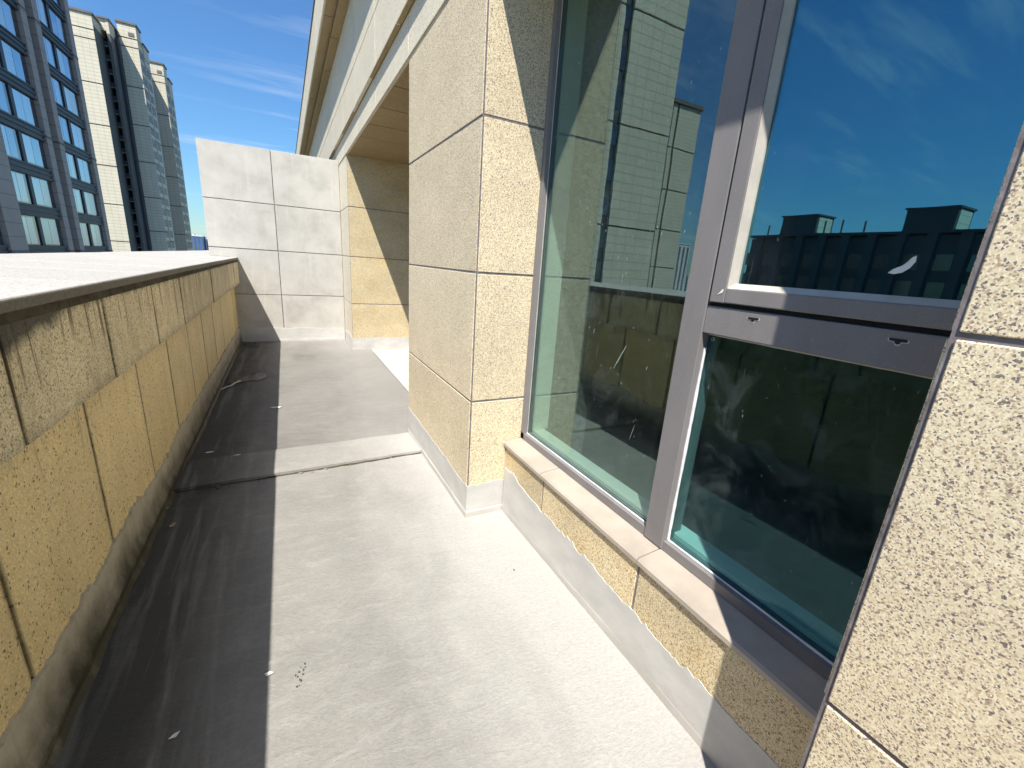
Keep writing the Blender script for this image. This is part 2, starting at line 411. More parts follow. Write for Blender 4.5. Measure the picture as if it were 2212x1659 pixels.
def tower_stone(name, base, row=0.8, colw=1.05, line=0.05):
    m = Mat(name, 0.6, 0.3)
    p = m.pos(); x, y, z = m.xyz(p)
    fz = m.math('FRACT', m.math('DIVIDE', z, row)); fx = m.math('FRACT', m.math('DIVIDE', m.math('ADD', x, y), colw))
    lines = m.math('MAXIMUM', m.math('LESS_THAN', fz, line * 1.3), m.math('MULTIPLY', m.math('LESS_THAN', fx, line), 0.6))
    c = m.ramp(m.noise(p, 0.35, 6, 0.65), [(0.3, tuple(k * 0.93 for k in base)), (0.7, tuple(k * 1.06 for k in base))])
    c = m.mix(m.math('MULTIPLY', lines, 0.5), c, tuple(k * 0.35 for k in base))
    m.col(c); return m.m
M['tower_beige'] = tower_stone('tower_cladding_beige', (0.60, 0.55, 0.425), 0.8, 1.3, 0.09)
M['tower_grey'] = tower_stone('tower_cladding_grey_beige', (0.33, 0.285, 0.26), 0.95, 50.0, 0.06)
M['spandrel'] = plain('charcoal_spandrel', (0.032, 0.038, 0.052), 0.5, 0.4, 0.15, 1.0)
M['bay_dark'] = plain('shade_dark_bay_cladding', (0.10, 0.105, 0.10), 0.6, 0.3, 0.15, 0.4)  # dark cladding colour, with the fin's shade painted in
M['cornice'] = plain('cornice_stone', (0.16, 0.14, 0.125), 0.7, 0.2, 0.1, 0.5)
M['city_white'] = plain('city_white_render', (0.60, 0.60, 0.60), 0.7, 0.2, 0.05, 0.05)
M['city_blue'] = plain('city_blue_glass', (0.05, 0.12, 0.27), 0.3, 0.5, 0.2, 0.08)
M['city_dark'] = plain('city_dark_window', (0.12, 0.14, 0.18), 0.4, 0.4, 0.1, 0.1)
M['backlit'] = plain('backlit_block_shade', (0.07, 0.078, 0.09), 0.7, 0.2, 0.12, 0.2)  # backlit shade is put into this wall colour
def pane_mat(name, c, rough):
    m = Mat(name, rough, 1.0); m.col(c); m.b.inputs['Coat Weight'].default_value = 0.6
    m.b.inputs['Coat Roughness'].default_value = 0.03; return m.m
M['window_dull'] = plain('dull_window', (0.05, 0.065, 0.085), 0.4, 0.4, 0.2, 0.3)
M['pane_dark'] = pane_mat('tower_pane_dark', (0.015, 0.02, 0.03), 0.08)
def pane_sky():
    m = Mat('tower_pane_mirror', 0.06, 1.0)
    m.col(m.ramp(m.rand(), [(0.0, (0.30, 0.42, 0.52)), (0.5, (0.48, 0.58, 0.64)), (1.0, (0.62, 0.66, 0.66))]))
    m.b.inputs['Metallic'].default_value = 0.75
    m.rough(m.rng(m.rand(), 0, 1, 0.05, 0.35))
    return m.m
M['pane_sky'] = pane_sky()
def ground_mat():
    m = Mat('city_ground', 0.9, 0.1); p = m.pos()
    c = m.ramp(m.voro(p, 0.02), [(0.2, (0.10, 0.11, 0.09)), (0.5, (0.17, 0.165, 0.15)), (0.8, (0.25, 0.24, 0.225))])
    m.col(m.mix(m.rng(m.noise(p, 0.01, 4), 0.45, 0.6), c, (0.06, 0.085, 0.04))); return m.m
M['ground'] = ground_mat()

# ------------------------------------------------------------------ object helpers
WORLD = {}
def tag(o, label=None, cat=None, group=None, kind=None):
    if label: o['label'] = label
    if cat: o['category'] = cat
    if group: o['group'] = group
    if kind: o['kind'] = kind
    return o
def empty(name, loc):
    o = bpy.data.objects.new(name, None); o.empty_display_size = 0.2
    o.location = loc; COL.objects.link(o); WORLD[o.name] = Vector(loc); return o
def link(name, me, parent, wloc):
    o = bpy.data.objects.new(name, me)
    wloc = Vector(wloc)
    if parent is not None:
        o.parent = parent; o.location = wloc - WORLD[parent.name]
    else: o.location = wloc
    COL.objects.link(o); WORLD[o.name] = wloc
    return o
def mesh_of(name, verts, faces, mat, smooth=False):
    me = bpy.data.meshes.new(name); me.from_pydata(verts, [], faces); me.update()
    if mat: me.materials.append(mat)
    if smooth:
        for p in me.polygons: p.use_smooth = True
    return me
BOXF = [(0, 3, 2, 1), (4, 5, 6, 7), (0, 1, 5, 4), (1, 2, 6, 5), (2, 3, 7, 6), (3, 0, 4, 7)]
def boxv(a, b):
    (x0, y0, z0), (x1, y1, z1) = a, b
    return [(x0, y0, z0), (x1, y0, z0), (x1, y1, z0), (x0, y1, z0), (x0, y0, z1), (x1, y0, z1), (x1, y1, z1), (x0, y1, z1)]
CACHE = {}
def box(name, a, b, mat, parent=None, bev=0.0, seg=1):
    """bevelled box between two world corners; equal sizes share their mesh"""
    a, b = Vector(a), Vector(b)
    c = (a + b) / 2; h = (b - a) / 2
    key = (round(h.x, 4), round(h.y, 4), round(h.z, 4), bev, seg, mat.name)
    me = CACHE.get(key)
    if me is None:
        me = mesh_of(name, boxv(tuple(-h), tuple(h)), BOXF, mat)
        if bev > 0:
            bm = bmesh.new(); bm.from_mesh(me)
            bmesh.ops.bevel(bm, geom=list(bm.edges), offset=min(bev, min(h) * 0.9), segments=seg, affect='EDGES', profile=0.5)
            bm.to_mesh(me); bm.free()
        CACHE[key] = me
    return link(name, me, parent, c)
class MB:
    def __init__(s): s.v = []; s.f = []
    def box(s, a, b):
        n = len(s.v); s.v += boxv(a, b); s.f += [tuple(i + n for i in q) for q in BOXF]
    def prism(s, prof, axis, t0, t1):
        """closed profile of (u,v) swept along an axis; u,v are the other two axes in xyz order"""
        n = len(s.v); k = len(prof)
        for t in (t0, t1):
            for u, v in prof:
                s.v.append((t, u, v) if axis == 0 else (u, t, v) if axis == 1 else (u, v, t))
        s.f += [tuple(range(n, n + k))[::-1], tuple(range(n + k, n + 2 * k))]
        s.f += [(n + i, n + (i + 1) % k, n + k + (i + 1) % k, n + k + i) for i in range(k)]
    def build(s, name, mat, parent=None, smooth=False, recalc=True):
        c = Vector((0, 0, 0))
        lo = [min(v[i] for v in s.v) for i in range(3)]; hi = [max(v[i] for v in s.v) for i in range(3)]
        c = Vector([(p + q) / 2 for p, q in zip(lo, hi)])
        me = mesh_of(name, [tuple(Vector(v) - c) for v in s.v], s.f, mat, smooth)
        if recalc:
            bm = bmesh.new(); bm.from_mesh(me); bmesh.ops.recalc_face_normals(bm, faces=bm.faces); bm.to_mesh(me); bm.free()
        return link(name, me, parent, c)

GAP = 0.0055   # half a joint
def slabs(parent, axis, face, out, us, zs, mat, name='slab', th=0.025, u_ends=(0, 0), z_ends=(0, 0), bev=0.0018, jit=0.0012, skip=None):
    """stone slabs over a vertical face. axis: 'x' or 'y' normal; out: +1/-1 outward; us, zs: joint lines"""
    res = []
    for i in range(len(us) - 1):
        for j in range(len(zs) - 1):
            if skip and skip(i, j): continue
            a0 = us[i] + (u_ends[0] if i == 0 else GAP); a1 = us[i + 1] - (u_ends[1] if i == len(us) - 2 else GAP)
            z0 = zs[j] + (z_ends[0] if j == 0 else GAP); z1 = zs[j + 1] - (z_ends[1] if j == len(zs) - 2 else GAP)
            f = face + random.uniform(-jit, jit); g = f - out * th
            lo, hi = min(f, g), max(f, g)
            # sizes repeat, so alike slabs share a mesh
            if axis == 'x': o = box(name, (lo, a0, z0), (hi, a1, z1), mat, parent, bev)
            else: o = box(name, (a0, lo, z0), (a1, hi, z1), mat, parent, bev)
            res.append(o)
    return res

def skirting(parent, pts, tops, mat, seed, th=0.005, ledge=0.014, name='skirting', amp=0.012, cove=False):
    """brushed coating round the foot of a wall: a run of plan points (wall on the right hand side), a ragged upper edge"""
    V, F = [], []
    rows = []
    tot = sum((Vector(pts[i + 1]) - Vector(pts[i])).length for i in range(len(pts) - 1)); run = 0
    for i in range(len(pts) - 1):
        a, b = Vector(pts[i]), Vector(pts[i + 1]); L = (b - a).length; d = (b - a) / L
        nrm = Vector((-d.y, d.x))                       # away from the wall
        n = max(2, int(L / 0.014))
        for k in range(n + 1):
            t = k / n; q = a + d * (L * t)
            w = (run + L * t) / tot
            zt = tops[0] + (tops[1] - tops[0]) * w
            s = (run + L * t)
            zt += amp * (noise.noise((s * 2.3, seed, 0)) * 1.6 + noise.noise((s * 9, seed, 3)) + 0.9 * noise.noise((s * 38, seed, 7)))
            if noise.noise((s * 55, seed, 11)) > 0.42: zt += amp * 0.9
            # mitre at corners
            m = nrm
            if k == n and i < len(pts) - 2:
                e = (Vector(pts[i + 2]) - b).normalized(); m = nrm + Vector((-e.y, e.x))
            if k == 0 and i > 0:
                e = (a - Vector(pts[i - 1])).normalized(); m = nrm + Vector((-e.y, e.x))
            wob = 1 + 0.35 * noise.noise((s * 6, seed, 20))
            zz = 0.032 + 0.006 * noise.noise((s * 5, seed, 30))
            if cove: prof = [(-0.002, 0.030 * wob), (0.022, 0.017 * wob), (0.06, th * 1.8), (0.10, th), (zt, th * 0.9), (zt + 0.001, -0.002)]
            else: prof = [(-0.002, ledge * wob), (zz, ledge * 0.9 * wob), (zz + 0.007, th), (0.11, th), (zt, th * 0.9), (zt + 0.001, -0.002)]
            rows.append(len(V))
            for z, o in prof: p = q + m * o; V.append((p.x, p.y, z))
        run += L
    for r in range(len(rows) - 1):
        for k in range(5):
            F.append((rows[r] + k, rows[r + 1] + k, rows[r + 1] + k + 1, rows[r] + k + 1))
    mb = MB(); mb.v = V; mb.f = F
    return mb.build(name, mat, parent, recalc=False)

# ------------------------------------------------------------------ ground
g = mesh_of('ground', [(-4000, -4000, -75), (4000, -4000, -75), (4000, 4000, -75), (-4000, 4000, -75)], [(0, 1, 2, 3)], M['ground'])
tag(link('ground', g, None, (0, 0, 0)), kind='structure')

# ------------------------------------------------------------------ terrace floor
fl = tag(empty('terrace_floor', (0, 2.5, 0)), kind='structure')
def sheet(name, x0, x1, y0f, y1f, zf, mat, nx=14, ny=40, skirt=0.25):
    V, F = [], []
    for j in range(ny + 1):
        for i in range(nx + 1):
            x = x0 + (x1 - x0) * i / nx
            ya, yb = y0f(x), y1f(x)
            y = ya + (yb - ya) * j / ny
            V.append((x, y, zf(x, y) + 0.0025 * noise.noise((x * 1.3, y * 1.3, 1.0))))
    for j in range(ny):
        for i in range(nx):
            a = j * (nx + 1) + i; F.append((a, a + 1, a + nx + 2, a + nx + 1))
    top = list(V)
    # solid below
    for row in (0, ny):
        base = len(V)
        for i in range(nx + 1):
            v = top[row * (nx + 1) + i]; V.append((v[0], v[1], -skirt))
        for i in range(nx):
            a = row * (nx + 1) + i
            F.append((a, base + i, base + i + 1, a + 1) if row == 0 else (a + 1, base + i + 1, base + i, a))
    mb = MB(); mb.v = V; mb.f = F
    return mb.build(name, mat, fl, recalc=False)
stepy = lambda x: 2.83 + 0.045 * x + 0.006 * noise.noise((x * 7, 0, 5)) + 0.003 * noise.noise((x * 30, 0, 8))
backy = lambda x: 3.225 + 0.03 * x + 0.008 * noise.noise((x * 5, 2, 5))
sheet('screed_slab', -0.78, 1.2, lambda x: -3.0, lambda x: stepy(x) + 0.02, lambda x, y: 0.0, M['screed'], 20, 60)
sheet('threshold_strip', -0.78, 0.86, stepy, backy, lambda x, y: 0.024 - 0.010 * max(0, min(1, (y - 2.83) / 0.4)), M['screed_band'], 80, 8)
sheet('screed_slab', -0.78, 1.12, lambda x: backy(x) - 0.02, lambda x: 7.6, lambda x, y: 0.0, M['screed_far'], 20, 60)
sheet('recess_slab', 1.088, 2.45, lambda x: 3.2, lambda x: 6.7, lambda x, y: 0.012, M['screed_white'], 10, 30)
mb = MB()
n = 90
for k in range(n + 1):
    x = -0.66 + 1.47 * k / n; y = stepy(x); t = 0.007 + 0.004 * noise.noise((x * 9, 3, 1))
    mb.v += [(x, y - 0.010 - 0.004 * noise.noise((x * 14, 1, 2)), -0.002), (x, y - 0.004, 0.0035), (x, y - 0.0015, t), (x, y + 0.01, t)]
for k in range(n):
    for a in range(3): q = k * 4 + a; mb.f.append((q, q + 4, q + 5, q + 1))
mb.build('dirt_seam', M['mortar_bed'], fl)
# crumbs of mortar broken off along the step
for k in range(9):
    x = random.uniform(-0.5, 0.75); s = random.uniform(0.004, 0.012)
    mb = MB(); c = Vector((x, stepy(x) - random.uniform(0.006, 0.035), 0.003))
    pts = [(c.x + s * math.cos(a) * random.uniform(.6, 1.4), c.y + .7 * s * math.sin(a) * random.uniform(.6, 1.3)) for a in [i * math.tau / 6 for i in range(6)]]
    mb.prism(pts, 2, 0.0, 0.004 + s * 0.5)
    mb.build('mortar_crumb', M['screed'], fl)

# dark grit scuffed into the screed near the shadow edge, and a crumb by the window
for k in range(16):
    t = k / 15; s_ = random.uniform(0.0009, 0.003)
    x, y = (-0.055 + 0.02 * t + random.gauss(0, 0.006), 1.255 + 0.10 * t + random.gauss(0, 0.008)) if k < 13 else (0.871 + random.gauss(0, 0.003), 1.469 + random.gauss(0, 0.003))
    mb = MB()
    mb.prism([(x + s_ * math.cos(a) * random.uniform(.6, 1.5), y + s_ * math.sin(a) * random.uniform(.6, 1.5)) for a in [i * math.tau / 5 for i in range(5)]], 2, 0.0, 0.0035 + s_ * 0.3)
    mb.build('grit', M['grit'], fl)

# ------------------------------------------------------------------ parapet on the left
pw = tag(empty('parapet_wall', (-1.15, 3.5, 0)), 'thick granite-clad parapet wall with pale coping along the left of the terrace', 'parapet')
Y0, Y1 = -3.0, 7.5
box('core', (-1.66, Y0, -1.0), (-0.692, 16.0, 1.205), M['joint_dirty'], pw)
box('fascia_core', (-0.75, Y0, 0.90), (-0.622, Y1, 1.205), M['joint_dirty'], pw)
fj = [1.43 + 0.677 * i for i in range(-6, 9)] + [7.5]
GAP = 0.0075
slabs(pw, 'x', -0.61, 1, fj, [0.875, 1.181], M['parapet_fascia'], 'fascia_slab', 0.05, u_ends=(0, 0.001), jit=0.002)
GAP = 0.0055
wj = [-2.45 + 0.633 * i for i in range(16)]
wj = [v for v in wj if v < 7.2] + [7.5]
slabs(pw, 'x', -0.68, 1, wj, [0.0, 0.90], M['parapet_wall'], 'wall_slab', 0.03, u_ends=(0, 0.001), jit=0.0012)
box('mortar_bed', (-0.75, Y0, 1.1805), (-0.6085, Y1, 1.2085), M['mortar_bed'], pw)
cj = fj[:-1] + [7.56 + 0.68 * i for i in range(12)]
for i in range(len(cj) - 1):
    dz = random.uniform(-0.0015, 0.0015)
    box('coping_slab', (-1.72, cj[i] + 0.002, 1.209 + dz), (-0.603 + random.uniform(-.002, .002), cj[i + 1] - 0.002, 1.242 + dz), M['coping_edge'], pw, 0.003)
slabs(pw, 'x', -1.69, -1, [Y0 + 0.95 * i for i in range(21)], [-1.0, -0.4, 0.2, 0.8, 1.207], M['facade'], 'outer_slab', 0.04)
skirting(pw, [(-0.68, 7.492), (-0.68, Y0)], (0.235, 0.21), M['plaster_moss'], 3.3, th=0.012, amp=0.022, cove=True)

# ------------------------------------------------------------------ partition across the far end
pt = tag(empty('partition_wall', (0, 7.56, 0)), 'pale stone partition wall closing off the far end of the terrace', 'wall')
box('core', (-0.930, 7.507, 1.243), (0.83, 7.66, 2.722), M['sealant'], pt)
box('core', (-0.690, 7.507, -0.2), (0.83, 7.66, 1.242), M['sealant'], pt)
zz = [0.0, 0.722, 1.368, 2.012, 2.732]
for (x0, x1) in ((-0.937, -0.0785), (-0.0785, 0.815)):
    for j in range(4):
        if x0 < -0.5 and j == 0: a = -0.70
        else: a = x0
        lo = zz[j] + (GAP if j else 0); hi = zz[j + 1] - (GAP if j < 3 else 0)
        if x0 < -0.5 and j == 1:
            # the panel is notched round the end of the parapet
            mb = MB(); mb.prism([(-0.70, lo), (x1 - GAP, lo), (x1 - GAP, hi), (-0.937, hi), (-0.937, 1.246), (-0.70, 1.246)], 1, 7.5, 7.53)
            mb.build('slab', M['partition'], pt)
            continue
        box('slab', (a + (GAP if x0 > -0.5 else 0), 7.5 + random.uniform(-.001, .001), lo), (x1 - (GAP if x1 < 0 else 0), 7.53, hi), M['partition'], pt, 0.0018)
slabs(pt, 'y', 7.67, 1, [-0.937, -0.08, 0.83], zz, M['partition'], 'slab', 0.012)
box('end_slab', (-0.9372, 7.5306, 1.2465), (-0.912, 7.6575, 2.7285), M['partition'], pt, 0.0018)
skirting(pt, [(0.81, 7.5), (-0.675, 7.5)], (0.205, 0.215), M['plaster_pale'], 9.1, ledge=0.008)

# ------------------------------------------------------------------ pillars of the glazed wall
ZJ = [0.0, 0.69, 1.352, 2.03, 2.672]
def pillar(name, y0, y1, x1, zj, mat_x, mat_y, ujx, label, back=True, ymat=None):
    e = tag(empty(name, (0.95, (y0 + y1) / 2, 0)), label, 'pillar')
    box('core', (0.8235, y0 + 0.0035, -0.3), (x1, y1 - 0.0035, zj[-1] - 0.002), M['sealant'], e)
    slabs(e, 'x', 0.82, -1, ujx, zj, mat_x, 'slab', 0.022, u_ends=(0.011, 0.011))
    return e
pm = pillar('granite_pillar', 1.965, 3.28, 1.60, ZJ, M['granite'], None, [1.965, 3.28], 'broad speckled granite pillar between the window and the shaded recess')
slabs(pm, 'y', 1.965, -1, [0.82, 1.30], ZJ, M['granite'], 'slab', 0.022, u_ends=(0.009, 0.0))
slabs(pm, 'y', 3.28, 1, [0.82, 1.599], ZJ, M['granite_flamed'], 'slab', 0.022, u_ends=(0.009, 0.0))
skirting(pm, [(1.047, 1.965), (0.82, 1.965), (0.82, 3.28), (1.6, 3.28)], (0.19, 0.25), M['plaster'], 1.7, th=0.003, ledge=0.008)
ZJN = [0.0, 0.674, 1.347, 2.03, 2.672]
pn = pillar('granite_pillar', -2.6, 0.245, 1.60, ZJN, M['granite'], None, [-2.6, -1.05, 0.245], 'granite pillar close to the camera at the right edge, coarse beige and grey speckle')
slabs(pn, 'y', 0.245, 1, [0.82, 1.30], ZJN, M['granite'], 'slab', 0.022, u_ends=(0.009, 0.0))
skirting(pn, [(0.82, -2.6), (0.82, 0.245), (1.047, 0.245)], (0.2, 0.2), M['plaster'], 5.2, th=0.003, ledge=0.006)
ZJF = [0.0, 0.70, 1.363, 2.025, 2.672]
pf = pillar('granite_pillar', 6.62, 16.0, 2.6, ZJF, M['facade'], None, [6.62, 7.5] + [7.5 + 1.19 * i for i in range(1, 8)], 'granite pillar beyond the recess, rusty yellow side with a slanting shadow')
slabs(pf, 'y', 6.62, -1, [0.82, 2.40], ZJF, M['granite_flamed'], 'slab', 0.022, u_ends=(0.008, 0.0))
skirting(pf, [(2.4, 6.62), (0.82, 6.62), (0.82, 7.494)], (0.195, 0.19), M['plaster_pale'], 7.7, th=0.003, ledge=0.006)

# wall at the back of the recess
rw = tag(empty('recess_wall', (2.4, 4.9, 0)), 'granite wall at the back of the shaded recess behind the broad pillar', 'wall')
box('core', (2.407, 3.0, -0.3), (2.6, 6.64, 2.9), M['sealant'], rw)
slabs(rw, 'x', 2.40, -1, [3.29, 4.40, 5.51, 6.61], ZJF, M['granite_flamed'], 'slab', 0.022)
box('return_core', (1.602, 3.05, -0.3), (2.41, 3.27, 2.9), M['sealant'], rw)

# ------------------------------------------------------------------ overhanging upper facade
uf = tag(empty('upper_facade', (0.9, 5.0, 2.67)), 'pale stone beam and overhanging eave above the pillars and recess', 'facade')
YA, YB = -4.0, 30.0
box('beam_core', (0.832, YA, 2.684), (1.75, YB, 2.93), M['sealant'], uf)
box('beam_core', (0.79, YA, 2.935), (2.8, YB, 4.30), M['sealant'], uf)
def yj(start, pitch, lo, hi):
    k = math.ceil((lo - start) / pitch); v = [start + pitch * i for i in range(k, int((hi - start) / pitch) + 1)]
    return [lo] + [q for q in v if lo + 0.05 < q < hi - 0.05] + [hi]
slabs(uf, 'x', 0.82, -1, yj(3.28, 1.19, YA, YB), [2.69, 2.926], M['facade'], 'fascia_slab', 0.03, jit=0.0006)
box('drip_edge', (0.812, YA, 2.6735), (0.84, YB, 2.6885), M['facade'], uf)
slabs(uf, 'x', 0.78, -1, yj(4.24, 1.13, YA, YB), [2.928, 3.30, 3.93], M['facade'], 'beam_slab', 0.03, jit=0.0008)
def soffit_slabs(x0, x1, z, ys, mat, nm):
    for i in range(len(ys) - 1):
        box(nm, (x0, ys[i] + 0.007, z + random.uniform(-.001, .001)), (x1, ys[i + 1] - 0.007, z + 0.02), mat, uf, 0.0015)
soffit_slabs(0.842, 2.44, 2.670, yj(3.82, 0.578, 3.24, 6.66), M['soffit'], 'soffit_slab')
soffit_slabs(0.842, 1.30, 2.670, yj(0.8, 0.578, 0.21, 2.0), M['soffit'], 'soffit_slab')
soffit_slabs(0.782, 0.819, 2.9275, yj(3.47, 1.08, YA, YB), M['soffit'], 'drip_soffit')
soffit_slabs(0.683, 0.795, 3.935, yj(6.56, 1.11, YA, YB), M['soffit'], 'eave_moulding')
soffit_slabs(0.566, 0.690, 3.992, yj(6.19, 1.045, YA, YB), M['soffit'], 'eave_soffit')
box('eave_core', (0.575, YA, 4.006), (2.8, YB, 4.44), M['sealant'], uf)
slabs(uf, 'x', 0.56, -1, yj(6.19, 1.045, YA, YB), [3.99, 4.45], M['facade'], 'eave_slab', 0.02, jit=0.0004)
box('roof_edge', (0.548, YA, 4.453), (2.8, YB, 4.475), M['cornice'], uf)
box('roof_slab', (1.7, YA, 2.95), (9.0, YB, 3.3), M['room'], uf)

# ------------------------------------------------------------------ apron wall below the window
ap = tag(empty('window_apron', (1.1, 1.1, 0)), 'low granite apron wall below the window with a stone sill', 'wall')
box('core', (1.0485, 0.20, -0.3), (1.30, 2.0, 0.412), M['sealant'], ap)
slabs(ap, 'x', 1.045, -1, [0.245, 0.895, 1.547, 1.965], [0.0, 0.411], M['granite_rusty'], 'slab', 0.022, u_ends=(0.0, 0.004))
for (a, b) in ((0.246, 0.893), (0.897, 1.56), (1.564, 1.962)):
    mb = MB(); mb.prism([(1.030, 0.414), (1.17, 0.414), (1.17, 0.448), (1.137, 0.4475), (1.038, 0.438), (1.030, 0.430)], 1, a, b)
    mb.build('sill', M['sill'], ap)
skirting(ap, [(1.045, 1.952), (1.045, 0.245)][::-1], (0.185, 0.275), M['plaster'], 12.4, th=0.0022, ledge=0.0035)

# ------------------------------------------------------------------ the window
wd = tag(empty('window', (1.16, 1.1, 0.45)), 'large dark grey aluminium window with a fixed pane and an opening sash', 'window')
FX = 1.138            # front of the frame
fm = MB()
fm.box((FX, 1.932, 0.4505), (1.19, 1.9645, 2.668)); fm.box((FX, 0.246, 0.4495), (1.19, 1.9645, 0.484))
fm.box((FX, 0.246, 2.610), (1.19, 1.9645, 2.667)); fm.box((FX, 0.247, 0.451), (1.19, 0.285, 2.666))
fr_ = fm.build('frame', M['frame'], wd)
box('mullion', (FX - 0.006, 0.8875, 0.4515), (1.191, 0.9735, 2.664), M['frame'], wd, 0.003, 2)
# transom with its two drain slots cut through as dark recesses
tr_ = box('transom', (FX - 0.004, 0.2855, 1.238), (1.1905, 0.887, 1.3215), M['frame'], wd, 0.003, 2)
for yc in (0.733, 0.408):
    mb = MB()
    pr = [(-0.0155, 0.0025), (-0.0165, -0.0005), (-0.014, -0.003), (-0.0065, -0.0032), (-0.0045, -0.0072), (-0.001, -0.0092), (0.003, -0.0085), (0.006, -0.0032), (0.0145, -0.003), (0.0165, 0.0), (0.0145, 0.003)]
    mb.prism([(yc - u, 1.302 + v) for u, v in pr], 0, FX - 0.0052, FX + 0.02)
    mb.build('drain_slot', M['gasket'], tr_)
    mb = MB()
    mb.prism([(yc - u * 1.16, 1.3012 + v * 1.28) for u, v in pr], 0, FX - 0.0046, FX + 0.018)
    mb.build('drain_slot_rim', M['bead'], tr_)
# opening sash
sh = empty('sash', (FX, 0.6, 1.33)); sh.parent = wd; sh.location = Vector((FX, 0.6, 1.33)) - WORLD['window']
SX = 1.126
box('gap_gasket', (1.15, 0.286, 1.3225), (1.188, 0.8865, 1.3332), M['gasket'], wd)
box('gap_gasket', (1.15, 0.8782, 1.334), (1.188, 0.8868, 2.60), M['gasket'], wd)
def sash_bar(a, b): return box('sash_bar', a, b, M['frame'], sh, 0.003, 2)
sash_bar((SX, 0.8285, 1.3335), (1.1885, 0.8775, 2.605)); sash_bar((SX, 0.2895, 1.3345), (1.188, 0.8280, 1.3765))
sash_bar((SX, 0.2895, 2.56), (1.188, 0.8280, 2.604)); sash_bar((SX, 0.288, 1.377), (1.188, 0.332, 2.559))
mb = MB()
mb.prism([(SX + 0.004, 1.3768), (1.158, 1.3768), (1.158, 1.3915), (1.152, 1.3915)], 1, 0.3325, 0.8278)
mb.prism([(SX + 0.004, 0.8282), (1.158, 0.8282), (1.158, 0.8155), (1.152, 0.8155)], 2, 1.378, 2.559)
mb.build('glazing_bead', M['bead'], sh)
box('glass_pane', (1.158, 0.333, 1.378), (1.164, 0.8275, 2.559), M['glass_sash'], sh)
# fixed panes
box('glass_pane', (1.166, 0.975, 0.4855), (1.172, 1.931, 2.609), M['glass'], wd)
box('glass_pane', (1.166, 0.2865, 0.4855), (1.172, 0.886, 1.2365), M['glass_dusty'], wd)
# dried plaster splashes on the fixed pane
for (ya, za, yb, zb, w) in ((1.241, 1.127, 1.297, 1.021, 0.0042), (1.118, 1.075, 1.120, 1.055, 0.0026), (1.447, 1.161, 1.453, 1.139, 0.0022), (1.315, 1.393, 1.318, 1.364, 0.0026), (1.215, 1.206, 1.217, 1.194, 0.0022), (1.135, 0.834, 1.151, 0.766, 0.0022)):
    mb = MB(); n = 10; d = Vector((yb - ya, zb - za)); nn = Vector((-d.y, d.x)).normalized()
    for k in range(n + 1):
        t = k / n; ww = w * (0.25 + 0.9 * math.sin(math.pi * (0.12 + 0.8 * t))) * (1 + 0.5 * noise.noise((t * 9, ya * 30, 1))); c = Vector((ya, za)) + d * t
        for sgn in (-1, 1): q = c + nn * ww * sgn * 0.5; mb.v.append((1.1652, q.x, q.y))
    for k in range(n): mb.f.append((2 * k, 2 * k + 1, 2 * k + 3, 2 * k + 2))
    mb.build('splash_mark', M['splash'], wd, recalc=False)
# hand-run beads of white silicone
def bead_run(p0, p1, r, seed, parent, nm='silicone_bead', mat='silicone'):
    p0, p1 = Vector(p0), Vector(p1); n = max(6, int((p1 - p0).length / 0.02)); d = (p1 - p0).normalized()
    up = Vector((1, 0, 0)); sd = d.cross(up).normalized(); mb = MB()
    for k in range(n + 1):
        t = k / n; s = t * (p1 - p0).length
        rr = r * (1 + 0.55 * noise.noise((s * 7, seed, 0)) + 0.3 * noise.noise((s * 40, seed, 0)))
        c = p0 + (p1 - p0) * t + sd * (0.0012 * noise.noise((s * 5, seed, 4)))
        for a in range(6): mb.v.append(tuple(c + up * (rr * math.cos(a * math.tau / 6)) + sd * (rr * math.sin(a * math.tau / 6))))
    for k in range(n):
        for a in range(6): b = k * 6; c2 = (a + 1) % 6; mb.f.append((b + a, b + c2, b + 6 + c2, b + 6 + a))
    return mb.build(nm, M[mat], parent, True)
bead_run((1.160, 0.9765, 0.487), (1.160, 0.9765, 2.605), 0.0028, 1, wd)
bead_run((1.160, 1.929, 0.487), (1.160, 1.929, 2.605), 0.0022, 2, wd, mat='bead')
bead_run((1.158, 0.976, 0.4865), (1.158, 1.93, 0.4865), 0.0034, 3, wd)
bead_run((1.158, 0.8845, 0.487), (1.158, 0.8845, 1.19), 0.0055, 4, wd)
bead_run((1.158, 0.29, 0.4865), (1.158, 0.885, 0.4865), 0.0036, 5, wd)
bead_run((1.160, 0.29, 1.2345), (1.160, 0.883, 1.2345), 0.0026, 6, wd, mat='bead')
bead_run((1.139, 0.972, 0.474), (1.137, 0.955, 0.466), 0.004, 8, wd)
# maker's stamp etched in the corner of the lower pane
mb = MB()
for r0, r1 in ((0.0052, 0.0065),):
    for k in range(24):
        a, b = k * math.tau / 24, (k + 1) * math.tau / 24; n = len(mb.v)
        for (r, t) in ((r0, a), (r1, a), (r1, b), (r0, b)): mb.v.append((1.1655, 0.868 - r * math.cos(t), 1.2195 + r * math.sin(t)))
        mb.f.append((n, n + 1, n + 2, n + 3))
for yo in (0.0, -0.0018, -0.0034):
    mb.box((1.1654, 0.868 + yo - 0.0002, 1.2172), (1.1656, 0.868 + yo + 0.0009, 1.2218))
mb.build('etched_stamp', M['bead'], wd)
# lit inner lining of the opening and inner window board
inn = MB()
inn.box((1.1925, 1.925, 0.50), (1.292, 1.972, 2.66)); inn.box((1.1925, 0.25, 0.40), (1.268, 1.9248, 0.4995)); inn.box((1.1925, 0.25, 0.50), (1.292, 0.28, 2.66))
inn.build('inner_lining', M['inner_white'], wd)
box('inner_mullion', (1.1925, 0.895, 0.50), (1.232, 0.966, 2.61), M['frame'], wd, 0.002)

